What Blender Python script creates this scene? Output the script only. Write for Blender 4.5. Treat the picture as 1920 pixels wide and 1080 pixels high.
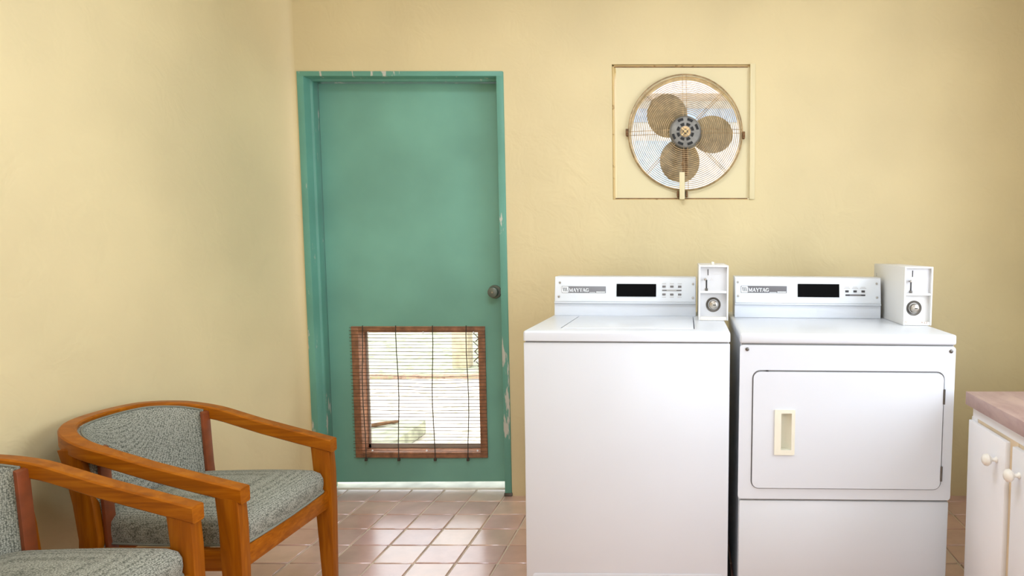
import bpy, bmesh, math, random
from mathutils import Vector, Matrix

random.seed(7)
for o in list(bpy.data.objects):
    bpy.data.objects.remove(o)
scene = bpy.context.scene
C = scene.collection
PI = math.pi

# ------------------------------------------------------------------ camera, world, lights, exposure
cam_d = bpy.data.cameras.new('camera')
cam = bpy.data.objects.new('camera', cam_d)
C.objects.link(cam)
cam.location = (0, 0, 1.19)
cam.rotation_euler = (PI / 2 - math.atan(100 / 1280.0), 0, 0)
cam_d.sensor_width = 36
cam_d.sensor_fit = 'HORIZONTAL'
cam_d.lens = 24
cam_d.shift_x = -330 / 1920.0
cam_d.shift_y = 20 / 1920.0
cam_d.clip_start = 0.02
scene.camera = cam

world = bpy.data.worlds.new('sky')
scene.world = world
world.use_nodes = True
bg = world.node_tree.nodes['Background']
bg.inputs[0].default_value = (0.93, 0.965, 1.0, 1)
bg.inputs[1].default_value = 2.4

sun_d = bpy.data.lights.new('sun', 'SUN')
sun = bpy.data.objects.new('sun', sun_d)
C.objects.link(sun)
sun_d.energy = 1.0
sun_d.angle = 0.02
sun_d.color = (1.0, 0.95, 0.86)
sun.rotation_euler = Vector((0.72, 0.02, -0.70)).to_track_quat('-Z', 'Y').to_euler()


def area(name, loc, target, sx, sy, power, col=(1, 1, 1)):
    d = bpy.data.lights.new(name, 'AREA')
    o = bpy.data.objects.new(name, d)
    C.objects.link(o)
    d.shape = 'RECTANGLE'
    d.size = sx
    d.size_y = sy
    d.energy = power
    d.color = col
    o.location = loc
    o.rotation_euler = (Vector(target) - Vector(loc)).to_track_quat('-Z', 'Y').to_euler()
    return o


# fill light added as daylight from an unseen window behind the camera
area('rear_fill', (0.45, -1.72, 1.2), (-0.4, 2.6, 0.9), 1.8, 1.5, 6, (0.82, 0.95, 1.14))
# fill light added on the right to brighten the left wall
area('side_fill', (1.72, 1.10, 1.5), (-1.87, 2.7, 1.2), 1.5, 1.35, 25, (0.82, 0.95, 1.14))
# fill lights of two added ceiling fixtures (housings are built with the room)
FILL_LAMPS = ((-0.40, 1.6), (-0.25, -0.45))
for lx_, ly_ in FILL_LAMPS:
    area('ceiling_fill', (lx_, ly_, 2.535), (lx_, ly_, 0), 1.15, 0.5, 18, (0.85, 0.96, 1.13))

scene.view_settings.view_transform = 'Standard'
scene.view_settings.look = 'None'
scene.view_settings.gamma = 1
scene.view_settings.use_curve_mapping = False
scene.view_settings.exposure = 0.23

scene.cycles.max_bounces = 5
scene.cycles.diffuse_bounces = 3
scene.cycles.glossy_bounces = 2
scene.cycles.transmission_bounces = 2
scene.cycles.caustics_reflective = False
scene.cycles.caustics_refractive = False


# ------------------------------------------------------------------ materials
def lin(c):
    r = []
    for v in c[:3]:
        v /= 255.0
        r.append(v / 12.92 if v <= 0.04045 else ((v + 0.055) / 1.055) ** 2.4)
    return (r[0], r[1], r[2], 1)


MATS = {}


class NT:
    def __init__(self, name):
        self.m = bpy.data.materials.new(name)
        self.m.use_nodes = True
        self.t = self.m.node_tree
        self.b = self.t.nodes['Principled BSDF']
        MATS[name] = self.m
        self._co = None

    def n(self, typ, **kw):
        nd = self.t.nodes.new(typ)
        for k, v in kw.items():
            setattr(nd, k, v)
        return nd

    def link(self, a, b):
        self.t.links.new(a, b)

    def co(self):
        if self._co is None:
            self._co = self.n('ShaderNodeTexCoord').outputs['Object']
        return self._co

    def mapped(self, scale=(1, 1, 1), rot=(0, 0, 0)):
        mp = self.n('ShaderNodeMapping')
        mp.inputs['Scale'].default_value = scale
        mp.inputs['Rotation'].default_value = rot
        self.link(self.co(), mp.inputs['Vector'])
        return mp.outputs['Vector']

    def noise(self, scale, detail=3, rough=0.5, vec=None, dist=0.0):
        nd = self.n('ShaderNodeTexNoise')
        nd.inputs['Scale'].default_value = scale
        nd.inputs['Detail'].default_value = detail
        nd.inputs['Roughness'].default_value = rough
        nd.inputs['Distortion'].default_value = dist
        self.link(vec if vec is not None else self.co(), nd.inputs['Vector'])
        return nd.outputs['Fac']

    def ramp(self, fac, stops, interp='LINEAR'):
        r = self.n('ShaderNodeValToRGB')
        r.color_ramp.interpolation = interp
        el = r.color_ramp.elements
        while len(el) < len(stops):
            el.new(0.5)
        for e, (p, c) in zip(el, stops):
            e.position = p
            e.color = c if len(c) == 4 and max(c) <= 1.0 else lin(c)
        self.link(fac, r.inputs['Fac'])
        return r.outputs['Color']

    def mix(self, fac, a, b, mode='MIX'):
        m = self.n('ShaderNodeMix', data_type='RGBA', blend_type=mode)
        for sock, v in ((m.inputs['Factor'], fac), (m.inputs['A'], a), (m.inputs['B'], b)):
            if hasattr(v, 'is_output'):
                self.link(v, sock)
            elif isinstance(v, (int, float)):
                sock.default_value = v
            else:
                sock.default_value = lin(v)
        # pick the RGBA sockets explicitly
        return m

    def bump(self, h, strength=0.2, dist=0.01):
        bp = self.n('ShaderNodeBump')
        bp.inputs['Strength'].default_value = strength
        bp.inputs['Distance'].default_value = dist
        self.link(h, bp.inputs['Height'])
        self.link(bp.outputs['Normal'], self.b.inputs['Normal'])

    def set(self, color=None, rough=None, metal=None, spec=None, coat=None):
        for key, v in (('Base Color', color), ('Roughness', rough), ('Metallic', metal),
                       ('Specular IOR Level', spec), ('Coat Weight', coat)):
            if v is None:
                continue
            if hasattr(v, 'is_output'):
                self.link(v, self.b.inputs[key])
            elif key == 'Base Color':
                self.b.inputs[key].default_value = lin(v)
            else:
                self.b.inputs[key].default_value = v
        return self.m


def mixrgb(nt, fac, a, b, mode='MIX'):
    m = nt.n('ShaderNodeMixRGB', blend_type=mode)
    for i, v in enumerate((fac, a, b)):
        if hasattr(v, 'is_output'):
            nt.link(v, m.inputs[i])
        elif isinstance(v, (int, float)):
            m.inputs[i].default_value = v
        else:
            m.inputs[i].default_value = lin(v)
    return m.outputs[0]


def simple(name, col, rough=0.5, metal=0.0, var=0.06, scale=9, spec=None, bump=0.0, bscale=60):
    nt = NT(name)
    nz = nt.noise(scale, 3)
    lo = tuple(max(0, c * (1 - var)) for c in col)
    hi = tuple(min(255, c * (1 + var)) for c in col)
    col_s = nt.ramp(nz, [(0.3, tuple(lo) + (255,)), (0.7, tuple(hi) + (255,))])
    nt.set(col_s, rough, metal, spec)
    if bump:
        nt.bump(nt.noise(bscale, 4), bump, 0.003)
    return nt.m


def wall_mat(name, col, var=0.025):
    nt = NT(name)
    big = nt.noise(1.6, 2, 0.5)
    lo = tuple(c * (1 - var) for c in col)
    hi = tuple(min(255, c * (1 + var)) for c in col)
    c = nt.ramp(big, [(0.35, lo + (255,)), (0.65, hi + (255,))])
    nt.set(c, 0.55, 0, 0.35)
    a = nt.noise(9, 3, 0.6, dist=0.6)
    nt.bump(a, 0.24, 0.02)
    return nt.m


wall_mat('wall_paint', (229, 211, 164))
simple('ceiling_paint', (238, 236, 228), 0.8)


def painted_worn(name, col, chip, thresh, rough=0.42):
    nt = NT(name)
    nz = nt.noise(3.0, 3)
    base = nt.ramp(nz, [(0.3, tuple(c * 0.95 for c in col) + (255,)), (0.7, tuple(min(255, c * 1.05) for c in col) + (255,))])
    vec = nt.mapped((14, 14, 2.6))
    w = nt.noise(1.3, 5, 0.62, vec)
    mask = nt.ramp(w, [(thresh, (0, 0, 0, 1)), (thresh + 0.03, (1, 1, 1, 1))])
    nt.set(mixrgb(nt, mask, base, chip), rough, 0, 0.4)
    nt.bump(nt.noise(30, 4), 0.08, 0.004)
    return nt.m


painted_worn('door_paint', (124, 178, 158), (170, 190, 170), 0.93, 0.38)
painted_worn('jamb_paint', (108, 166, 147), (205, 204, 190), 0.625, 0.38)

# quarry tile: per-object tint from Object Info, smudges from noise
nt = NT('quarry_tile')
oi = nt.n('ShaderNodeObjectInfo')
tint = nt.ramp(oi.outputs['Random'], [(0.0, (216, 166, 154, 255)), (0.35, (230, 186, 168, 255)), (0.7, (226, 180, 172, 255)), (1.0, (240, 202, 180, 255))])
geo = nt.n('ShaderNodeNewGeometry')
nw = nt.n('ShaderNodeTexNoise'); nw.inputs['Scale'].default_value = 9; nw.inputs['Detail'].default_value = 5
nt.link(geo.outputs['Position'], nw.inputs['Vector'])
sm = nt.ramp(nw.outputs['Fac'], [(0.3, (0.78, 0.76, 0.74, 1)), (0.7, (1, 1, 1, 1))])
nt.set(mixrgb(nt, 1.0, tint, sm, 'MULTIPLY'), None, 0, 0.6, 1.0)
nt.b.inputs['Coat Roughness'].default_value = 0.2
nt.b.inputs['Coat IOR'].default_value = 2.0
rr = nt.ramp(nw.outputs['Fac'], [(0.3, (0.30, 0.30, 0.30, 1)), (0.7, (0.40, 0.40, 0.40, 1))])
nt.link(rr, nt.b.inputs['Roughness'])
nb = nt.n('ShaderNodeTexNoise'); nb.inputs['Scale'].default_value = 55; nb.inputs['Detail'].default_value = 3
nt.link(geo.outputs['Position'], nb.inputs['Vector'])
nt.bump(nb.outputs['Fac'], 0.10, 0.003)
simple('grout', (214, 196, 176), 0.85, bump=0.2)

simple('white_enamel', (220, 223, 227), 0.28, var=0.006, scale=3)
simple('white_panel', (232, 235, 238), 0.35, var=0.006, scale=3)
simple('gap_dark', (150, 148, 145), 0.8)
simple('cream_plastic', (233, 228, 208), 0.4, var=0.02)
simple('badge_grey', (132, 130, 132), 0.45, var=0.03)
simple('badge_dark_grey', (108, 105, 106), 0.45, var=0.03)
simple('print_white', (245, 245, 245), 0.5, var=0.0)
simple('print_dark', (62, 60, 62), 0.5, var=0.02)
simple('print_mid', (128, 124, 122), 0.5, var=0.02)
simple('print_pale', (206, 203, 200), 0.5, var=0.02)
simple('display_black', (3, 3, 4), 0.75, var=0.0, spec=0.1)
simple('steel', (178, 172, 162), 0.32, 0.9, var=0.08, scale=30)
simple('knob_steel', (112, 118, 108), 0.4, 0.4, var=0.08)
simple('steel_dark', (110, 106, 100), 0.4, 0.8, var=0.12, scale=30)
simple('black', (18, 17, 16), 0.6)
simple('hose_rubber', (58, 50, 44), 0.55)
simple('copper_pipe', (150, 98, 66), 0.4, 0.6)


def chipped(name, col, rust, thresh, scale=40):
    nt = NT(name)
    w = nt.noise(scale, 5, 0.65)
    mask = nt.ramp(w, [(thresh, (0, 0, 0, 1)), (thresh + 0.05, (1, 1, 1, 1))])
    nt.set(mixrgb(nt, mask, col, rust), 0.45, 0, 0.4)
    return nt.m


chipped('coin_box_paint', (230, 228, 224), (196, 170, 140), 0.70)
chipped('coin_box_edge', (228, 222, 212), (140, 92, 58), 0.62, 55)
simple('coin_plate', (205, 204, 204), 0.45, 0.1, var=0.04)
chipped('fan_panel_paint', (234, 220, 176), (205, 180, 120), 0.72, 14)
chipped('fan_frame_shaded', (222, 194, 136), (168, 130, 76), 0.60, 18)  # tan darkened to carry the recess shade, with worn patches
simple('fan_wire', (176, 150, 112), 0.45, 0.5, var=0.2, scale=40)
simple('fan_ring', (206, 180, 130), 0.45, 0.3, var=0.15, scale=20)
simple('fan_blade', (172, 156, 124), 0.5, 0.0, var=0.12, scale=8)
simple('motor_grey', (138, 136, 130), 0.5, 0.2, var=0.1, scale=30)
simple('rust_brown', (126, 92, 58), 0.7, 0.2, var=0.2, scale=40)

# chair wood
nt = NT('honey_wood')
vec = nt.mapped((2.2, 9, 30))
g = nt.noise(3.2, 4, 0.55, vec, 0.8)
wc = nt.ramp(g, [(0.25, (134, 71, 9, 255)), (0.5, (158, 86, 8, 255)), (0.78, (182, 108, 18, 255))])
nt.set(wc, 0.36, 0, 0.22)
nt = NT('honey_wood_upright')
vec = nt.mapped((26, 26, 2))
g = nt.noise(2.2, 4, 0.55, vec, 0.9)
wc = nt.ramp(g, [(0.25, (128, 67, 8, 255)), (0.5, (152, 82, 7, 255)), (0.78, (176, 104, 16, 255))])
nt.set(wc, 0.36, 0, 0.22)
simple('red_wood', (122, 60, 28), 0.45, var=0.12, scale=20)


# woven fabric: small dots of a light thread on a darker one
def fabric(name, col_lo, col_hi):
    nt = NT(name)
    v = nt.n('ShaderNodeTexVoronoi', feature='F1')
    v.inputs['Scale'].default_value = 270
    v.inputs['Randomness'].default_value = 0.55
    nt.link(nt.co(), v.inputs['Vector'])
    c = nt.ramp(v.outputs['Distance'], [(0.15, col_hi + (255,)), (0.75, col_lo + (255,))])
    nt.set(c, 0.9, 0, 0.15)
    nt.bump(v.outputs['Distance'], 0.2, 0.001)
    return nt.m


fabric('grey_tweed', (92, 94, 84), (186, 184, 168))
simple('grey_piping', (128, 128, 114), 0.85)

simple('cabinet_white', (242, 240, 240), 0.45, var=0.012, scale=4)
simple('cabinet_tan', (226, 204, 170), 0.55, var=0.05, scale=6)
simple('knob_white', (240, 234, 222), 0.3, var=0.01)
nt = NT('laminate')
nz = nt.noise(12, 6, 0.65, nt.mapped((1.5, 0.5, 1)), 0.6)
nt.set(nt.ramp(nz, [(0.3, (160, 128, 122, 255)), (0.55, (184, 156, 148, 255)), (0.75, (198, 170, 156, 255))]), 0.4, 0, 0.4)

simple('window_wood', (164, 114, 82), 0.55, var=0.16, scale=30)
simple('slat_wood', (96, 70, 50), 0.6, var=0.2, scale=60)
simple('cord_dark', (66, 58, 48), 0.7)
simple('screen_grey', (176, 168, 154), 0.6, var=0.05)
nt = NT('ground')
n1 = nt.noise(0.8, 6, 0.65)
n2 = nt.noise(11, 5, 0.7)
ca = nt.ramp(n1, [(0.35, (216, 206, 190, 255)), (0.6, (226, 214, 204, 255))])
cb = nt.ramp(n2, [(0.40, (150, 148, 104, 255)), (0.50, (232, 224, 214, 255))])
nt.set(mixrgb(nt, 0.55, ca, cb), 0.95, 0, 0.1)
nt = NT('lawn')
n2 = nt.noise(7, 6, 0.75)
nt.set(nt.ramp(n2, [(0.35, (142, 152, 112, 255)), (0.52, (196, 200, 176, 255)), (0.7, (222, 220, 206, 255))]), 0.95, 0, 0.1)
nt = NT('verge')
n2 = nt.noise(16, 6, 0.75)
nt.set(nt.ramp(n2, [(0.35, (140, 112, 94, 255)), (0.5, (188, 160, 140, 255)), (0.62, (164, 172, 126, 255)), (0.75, (222, 210, 196, 255))]), 0.95, 0, 0.1)
simple('concrete', (206, 204, 194), 0.9, var=0.08, scale=12)
simple('mossy_block', (176, 178, 156), 0.9, var=0.15, scale=14)
simple('stick_wood', (126, 92, 66), 0.8, var=0.2, scale=20)
simple('house_white', (206, 204, 200), 0.9)
simple('house_blue', (176, 192, 214), 0.7)
simple('house_roof', (216, 196, 186), 0.85)
simple('post_wood', (216, 202, 176), 0.8, var=0.1, scale=12)
nt = NT('added_tube_glow')  # glow for the tubes of the added ceiling fixtures
nt.b.inputs['Emission Color'].default_value = (1, 0.985, 0.95, 1)
nt.b.inputs['Emission Strength'].default_value = 4.0


# ------------------------------------------------------------------ mesh helpers
class MB:
    def __init__(self):
        self.bm = bmesh.new()

    def faces(self, verts, faces):
        vs = [self.bm.verts.new(v) for v in verts]
        for f in faces:
            try:
                self.bm.faces.new([vs[i] for i in f])
            except ValueError:
                pass
        return vs

    def box(self, x0, x1, y0, y1, z0, z1, bev=0.0, seg=2):
        vs = self.faces([(x0, y0, z0), (x1, y0, z0), (x1, y1, z0), (x0, y1, z0), (x0, y0, z1), (x1, y0, z1), (x1, y1, z1), (x0, y1, z1)],
                        [(0, 3, 2, 1), (4, 5, 6, 7), (0, 1, 5, 4), (1, 2, 6, 5), (2, 3, 7, 6), (3, 0, 4, 7)])
        if bev > 0:
            es = set()
            for v in vs:
                es.update(v.link_edges)
            bmesh.ops.bevel(self.bm, geom=list(es), offset=bev, segments=seg, profile=0.5, affect='EDGES')
        return self

    def obox(self, p0, p1, w, t, up=(0, 0, 1), bev=0.0):
        """bar from p0 to p1, w wide across, t thick along 'up'"""
        p0, p1 = Vector(p0), Vector(p1)
        d = (p1 - p0).normalized()
        u = Vector(up)
        sd = d.cross(u).normalized()
        u = sd.cross(d).normalized()
        q = []
        for p in (p0, p1):
            for a, b in ((-1, -1), (1, -1), (1, 1), (-1, 1)):
                q.append(p + sd * a * w / 2 + u * b * t / 2)
        vs = self.faces(q, [(3, 2, 1, 0), (4, 5, 6, 7), (0, 1, 5, 4), (1, 2, 6, 5), (2, 3, 7, 6), (3, 0, 4, 7)])
        if bev > 0:
            es = set()
            for v in vs:
                es.update(v.link_edges)
            bmesh.ops.bevel(self.bm, geom=list(es), offset=bev, segments=2, profile=0.5, affect='EDGES')
        return self

    def tube(self, pts, r, n=8, closed=False):
        pts = [Vector(p) for p in pts]
        N = len(pts)
        rings = []
        prev = None
        for i, p in enumerate(pts):
            if closed:
                d = (pts[(i + 1) % N] - pts[i - 1]).normalized()
            else:
                d = (pts[min(i + 1, N - 1)] - pts[max(i - 1, 0)]).normalized()
            if prev is None:
                a = Vector((0, 0, 1)) if abs(d.z) < 0.9 else Vector((1, 0, 0))
                u = d.cross(a).normalized()
            else:
                u = (prev - d * prev.dot(d)).normalized()
            prev = u
            w = d.cross(u)
            rr = r[i] if isinstance(r, (list, tuple)) else r
            rings.append([self.bm.verts.new(p + (u * math.cos(2 * PI * k / n) + w * math.sin(2 * PI * k / n)) * rr) for k in range(n)])
        for i in range(N if closed else N - 1):
            a, b = rings[i], rings[(i + 1) % N]
            for k in range(n):
                self.bm.faces.new((a[k], a[(k + 1) % n], b[(k + 1) % n], b[k]))
        if not closed:
            self.bm.faces.new(rings[0][::-1])
            self.bm.faces.new(rings[-1])
        return self

    def lathe(self, prof, c=(0, 0, 0), axis=(0, 0, 1), n=28):
        """prof: list of (r, h) along axis"""
        c = Vector(c)
        ax = Vector(axis).normalized()
        a = Vector((0, 0, 1)) if abs(ax.z) < 0.9 else Vector((1, 0, 0))
        u = ax.cross(a).normalized()
        w = ax.cross(u)
        rings = []
        for r, h in prof:
            if r < 1e-6:
                rings.append([self.bm.verts.new(c + ax * h)])
            else:
                rings.append([self.bm.verts.new(c + ax * h + (u * math.cos(2 * PI * k / n) + w * math.sin(2 * PI * k / n)) * r) for k in range(n)])
        for a_, b_ in zip(rings, rings[1:]):
            for k in range(n):
                if len(a_) == 1 and len(b_) == 1:
                    continue
                if len(a_) == 1:
                    self.bm.faces.new((a_[0], b_[(k + 1) % n], b_[k]))
                elif len(b_) == 1:
                    self.bm.faces.new((a_[k], a_[(k + 1) % n], b_[0]))
                else:
                    self.bm.faces.new((a_[k], a_[(k + 1) % n], b_[(k + 1) % n], b_[k]))
        return self

    def prism(self, poly, e, bev=0.0):
        """poly: list of 3D points (planar), e: extrusion vector"""
        e = Vector(e)
        n = len(poly)
        vs = [self.bm.verts.new(Vector(p)) for p in poly]
        ws = [self.bm.verts.new(Vector(p) + e) for p in poly]
        self.bm.faces.new(vs[::-1])
        self.bm.faces.new(ws)
        for i in range(n):
            j = (i + 1) % n
            self.bm.faces.new((vs[i], vs[j], ws[j], ws[i]))
        if bev > 0:
            es = set()
            for v in vs + ws:
                es.update(v.link_edges)
            bmesh.ops.bevel(self.bm, geom=list(es), offset=bev, segments=2, profile=0.5, affect='EDGES')
        return self

    def ring(self, outer, inner, e):
        """plate with a hole: outer/inner loops with equal counts, extruded by e"""
        e = Vector(e)
        n = len(outer)
        o0 = [self.bm.verts.new(Vector(p)) for p in outer]
        i0 = [self.bm.verts.new(Vector(p)) for p in inner]
        o1 = [self.bm.verts.new(Vector(p) + e) for p in outer]
        i1 = [self.bm.verts.new(Vector(p) + e) for p in inner]
        for k in range(n):
            j = (k + 1) % n
            self.bm.faces.new((o0[k], o0[j], i0[j], i0[k]))
            self.bm.faces.new((o1[k], i1[k], i1[j], o1[j]))
            self.bm.faces.new((o0[k], o1[k], o1[j], o0[j]))
            self.bm.faces.new((i0[k], i0[j], i1[j], i1[k]))
        return self

    def mesh(self, name, sharp=40):
        bmesh.ops.recalc_face_normals(self.bm, faces=self.bm.faces)
        me = bpy.data.meshes.new(name)
        self.bm.to_mesh(me)
        self.bm.free()
        me.shade_smooth()
        me.set_sharp_from_angle(angle=math.radians(sharp))
        return me

    def build(self, name, material, parent=None, sharp=40, loc=None):
        me = self.mesh(name, sharp)
        me.materials.append(MATS[material])
        o = bpy.data.objects.new(name, me)
        C.objects.link(o)
        if parent is not None:
            o.parent = parent
        if loc is not None:
            o.location = loc
        return o


def tag(o, label=None, cat=None, group=None, kind=None):
    for k, v in (('label', label), ('category', cat), ('group', group), ('kind', kind)):
        if v:
            o[k] = v
    return o


def empty(name, loc=(0, 0, 0), rot=(0, 0, 0)):
    o = bpy.data.objects.new(name, None)
    C.objects.link(o)
    o.empty_display_size = 0.1
    o.location = loc
    o.rotation_euler = rot
    return o


def copy_tree(o, parent=None):
    c = o.copy()
    C.objects.link(c)
    c.parent = parent
    for ch in list(o.children):
        copy_tree(ch, c)
    return c


def rrect(x0, x1, z0, z1, r, y, n=6):
    pts = []
    for cx, cz, a0 in ((x1 - r, z1 - r, 0), (x0 + r, z1 - r, 90), (x0 + r, z0 + r, 180), (x1 - r, z0 + r, 270)):
        for k in range(n + 1):
            a = math.radians(a0 + 90 * k / n)
            pts.append((cx + r * math.cos(a), y, cz + r * math.sin(a)))
    return pts


# ------------------------------------------------------------------ the room
XL, XR, YB, YF, ZC = -1.87, 1.60, 3.17, -1.62, 2.62
WT = 0.20


def wall_grid(xs, zs, holes, y0, y1):
    """wall in the XZ plane from y0 to y1, cells in holes left open"""
    mb = MB()
    nx, nz = len(xs) - 1, len(zs) - 1
    solid = lambda i, k: 0 <= i < nx and 0 <= k < nz and (i, k) not in holes
    for i in range(nx):
        for k in range(nz):
            if not solid(i, k):
                continue
            a, b, c, d = xs[i], xs[i + 1], zs[k], zs[k + 1]
            mb.faces([(a, y0, c), (b, y0, c), (b, y0, d), (a, y0, d)], [(0, 1, 2, 3)])
            mb.faces([(a, y1, c), (b, y1, c), (b, y1, d), (a, y1, d)], [(3, 2, 1, 0)])
            if not solid(i - 1, k): mb.faces([(a, y0, c), (a, y1, c), (a, y1, d), (a, y0, d)], [(3, 2, 1, 0)])
            if not solid(i + 1, k): mb.faces([(b, y0, c), (b, y1, c), (b, y1, d), (b, y0, d)], [(0, 1, 2, 3)])
            if not solid(i, k - 1): mb.faces([(a, y0, c), (b, y0, c), (b, y1, c), (a, y1, c)], [(3, 2, 1, 0)])
            if not solid(i, k + 1): mb.faces([(a, y0, d), (b, y0, d), (b, y1, d), (a, y1, d)], [(0, 1, 2, 3)])
    bmesh.ops.remove_doubles(mb.bm, verts=mb.bm.verts, dist=1e-5)
    return mb


DX0, DX1, DZ = -1.775, -0.840, 1.977          # door opening
FX0, FX1, FZ0, FZ1 = -0.346, 0.292, 1.399, 2.009   # fan opening

wb = wall_grid([XL - WT, DX0 + 0.005, DX1 - 0.005, FX0, FX1, XR + WT], [-0.12, DZ - 0.005 - 0.6, FZ0 + 0.0001, DZ - 0.005, FZ1, ZC],
               {(1, 0), (1, 1), (1, 2), (3, 2), (3, 3)}, YB, YB + WT)
tag(wb.build('wall_back', 'wall_paint'), kind='structure')

mb = MB()      # left wall with a soft rounded inside corner
pl = [(XL, YF - WT)]
R = 0.085
for k in range(17):
    a = PI / 2 * k / 16
    pl.append((XL + R - R * math.cos(a), YB - 0.30 + 0.30 * math.sin(a)))
pl += [(XL + R, YB + 0.01), (XL - WT, YB + 0.01), (XL - WT, YF - WT)]
mb.prism([(x, y, -0.12) for x, y in pl], (0, 0, ZC + 0.12))
tag(mb.build('wall_left', 'wall_paint'), kind='structure')
wr = wall_grid([YF - WT, 0.30, 1.90, YB + 0.005], [-0.12, 0.8, 2.2, ZC], {(1, 1)}, -XR - WT, -XR)
for v_ in wr.bm.verts:
    v_.co = Vector((-v_.co.y, v_.co.x, v_.co.z))
tag(wr.build('wall_right', 'wall_paint'), kind='structure')
wf = wall_grid([XL - WT, -0.45, 1.35, XR + WT], [-0.12, 0.4, 1.9, ZC], {(1, 1)}, YF - WT, YF)
tag(wf.build('wall_front', 'wall_paint'), kind='structure')
tag(MB().box(XL - WT, XR + WT, YF - WT, YB + WT, ZC, ZC + 0.15).build('ceiling', 'ceiling_paint'), kind='structure')
for q, (lx_, ly_) in enumerate(FILL_LAMPS):
    fx = empty('added_ceiling_light', (lx_, ly_, ZC))  # added out of view, built around the ceiling fill lights
    tag(fx, ('added unseen fluorescent fixture above the front of the machines', 'added unseen fluorescent fixture at the camera end of the room')[q], 'ceiling light', 'added fill fixtures')
    MB().box(-0.62, 0.62, -0.3, 0.3, -0.07, 0.0, 0.004).build('added_housing', 'ceiling_paint', fx)
    for yy in (-0.16, 0.0, 0.16):
        MB().tube([(-0.58, yy, -0.085), (0.58, yy, -0.085)], 0.013, 10).build('tube', 'added_tube_glow', fx)  # tubes of the added fixture
w2 = tag(empty('fill_window_1', (0.45, YF - 0.1, 0.4)), kind='structure')  # added window out of view, frames the fill from behind
for i in range(4):
    x = -0.9 + 1.8 * i / 3
    MB().box(x - 0.025, x + 0.025, -0.03, 0.03, 0, 1.5, 0.004).build('fill_window_mullion', 'cabinet_white', w2)
for z in (0.02, 1.48):
    MB().box(-0.9, 0.9, -0.03, 0.03, z - 0.02, z + 0.02, 0.004).build('fill_window_rail', 'cabinet_white', w2)

w3 = tag(empty('fill_window_2', (XR + 0.1, 1.10, 0.8)), kind='structure')  # added window out of view, lets in fill for the left wall
for y in (-0.78, 0.0, 0.78):
    MB().box(-0.03, 0.03, y - 0.022, y + 0.022, 0, 1.4, 0.004).build('fill_window_mullion', 'cabinet_white', w3)
for z in (0.02, 1.38):
    MB().box(-0.03, 0.03, -0.8, 0.8, z - 0.02, z + 0.02, 0.004).build('fill_window_rail', 'cabinet_white', w3)

# floor: mortar bed with recessed joints, tiles as single pieces where the photograph shows them
floor = MB().box(XL - WT, XR + WT, YF - WT, YB + 0.12, -0.12, -0.004).build('floor', 'grout')
tag(floor, kind='structure')
TX, TY = 0.1575, 0.1555
X0, Y0 = -1.03, 3.100
tmb = MB().box(-TX / 2 + 0.0035, TX / 2 - 0.0035, -TY / 2 + 0.0035, TY / 2 - 0.0035, -0.012, 0.0, 0.0025, 1)
tile_me = tmb.mesh('tile')
tile_me.materials.append(MATS['quarry_tile'])
rest = MB()
for i in range(-6, 18):
    for k in range(-31, 1):
        cx, cy = X0 + (i + 0.5) * TX, Y0 + (k + 0.5) * TY
        ax0, ax1 = cx - TX / 2, cx + TX / 2
        ay0, ay1 = cy - TY / 2, cy + TY / 2
        if ax0 > XR or ay1 < YF:
            continue
        in_view = (cy > 1.95 and (cx < -0.42 or (0.02 < cx < 0.3) or cx > 0.72))
        door_row = k == 0
        if door_row and not (DX0 - 0.1 < cx < DX1 + 0.1 or cx < DX0 or cx > DX1):
            continue
        if in_view:
            o = bpy.data.objects.new('tile', tile_me)
            C.objects.link(o)
            o.parent = floor
            o.location = (cx, cy, random.uniform(-0.0008, 0.0006))
            o.rotation_euler = (random.gauss(0, 0.0016), random.gauss(0, 0.0016), 0)
        else:
            rest.box(max(ax0, XL) + 0.0035, min(ax1, XR) - 0.0035, max(ay0, YF) + 0.0035, ay1 - 0.0035, -0.012, 0.0)
ro = rest.build('tile_field', 'quarry_tile', floor)
ro['kind'] = 'stuff'

# ------------------------------------------------------------------ the green door
door = tag(empty('door_1', (0, 0, 0)), kind='structure')
FW = 0.030


def jamb(x0, sgn):
    """profile in plan, x grows away from the wall edge into the opening"""
    pr = [(0, YB - 0.006), (FW, YB - 0.006), (FW, YB + 0.048), (FW + 0.010, YB + 0.050), (FW + 0.010, YB + 0.066),
          (FW + 0.004, YB + 0.068), (FW + 0.004, YB + 0.14), (-0.002, YB + 0.14), (-0.002, YB)]
    return [(x0 + sgn * a, b) for a, b in pr]


def jamb_mb(x0, sgn):
    m = MB()
    m.prism([(x, y, -0.002) for x, y in jamb(x0, sgn)], (0, 0, DZ), 0.0012)
    return m


jamb_mb(DX0, 1).build('door_jamb', 'jamb_paint', door)
jamb_mb(DX1, -1).build('door_jamb', 'jamb_paint', door)
m = MB()
pr = [(0, YB - 0.0065), (0.022, YB - 0.0065), (0.022, YB + 0.048), (0.032, YB + 0.050), (0.032, YB + 0.066), (0.026, YB + 0.068), (0.026, YB + 0.14), (0, YB + 0.14)]
m.prism([(DX0, y, DZ - a) for a, y in pr], (DX1 - DX0, 0, 0), 0.0012)
m.build('door_head', 'jamb_paint', door)
# black rubber shoe at the foot of the right jamb
MB().box(DX1 - 0.034, DX1 + 0.004, YB - 0.009, YB + 0.01, 0.0, 0.016, 0.002).build('jamb_foot', 'steel_dark', door)

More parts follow.
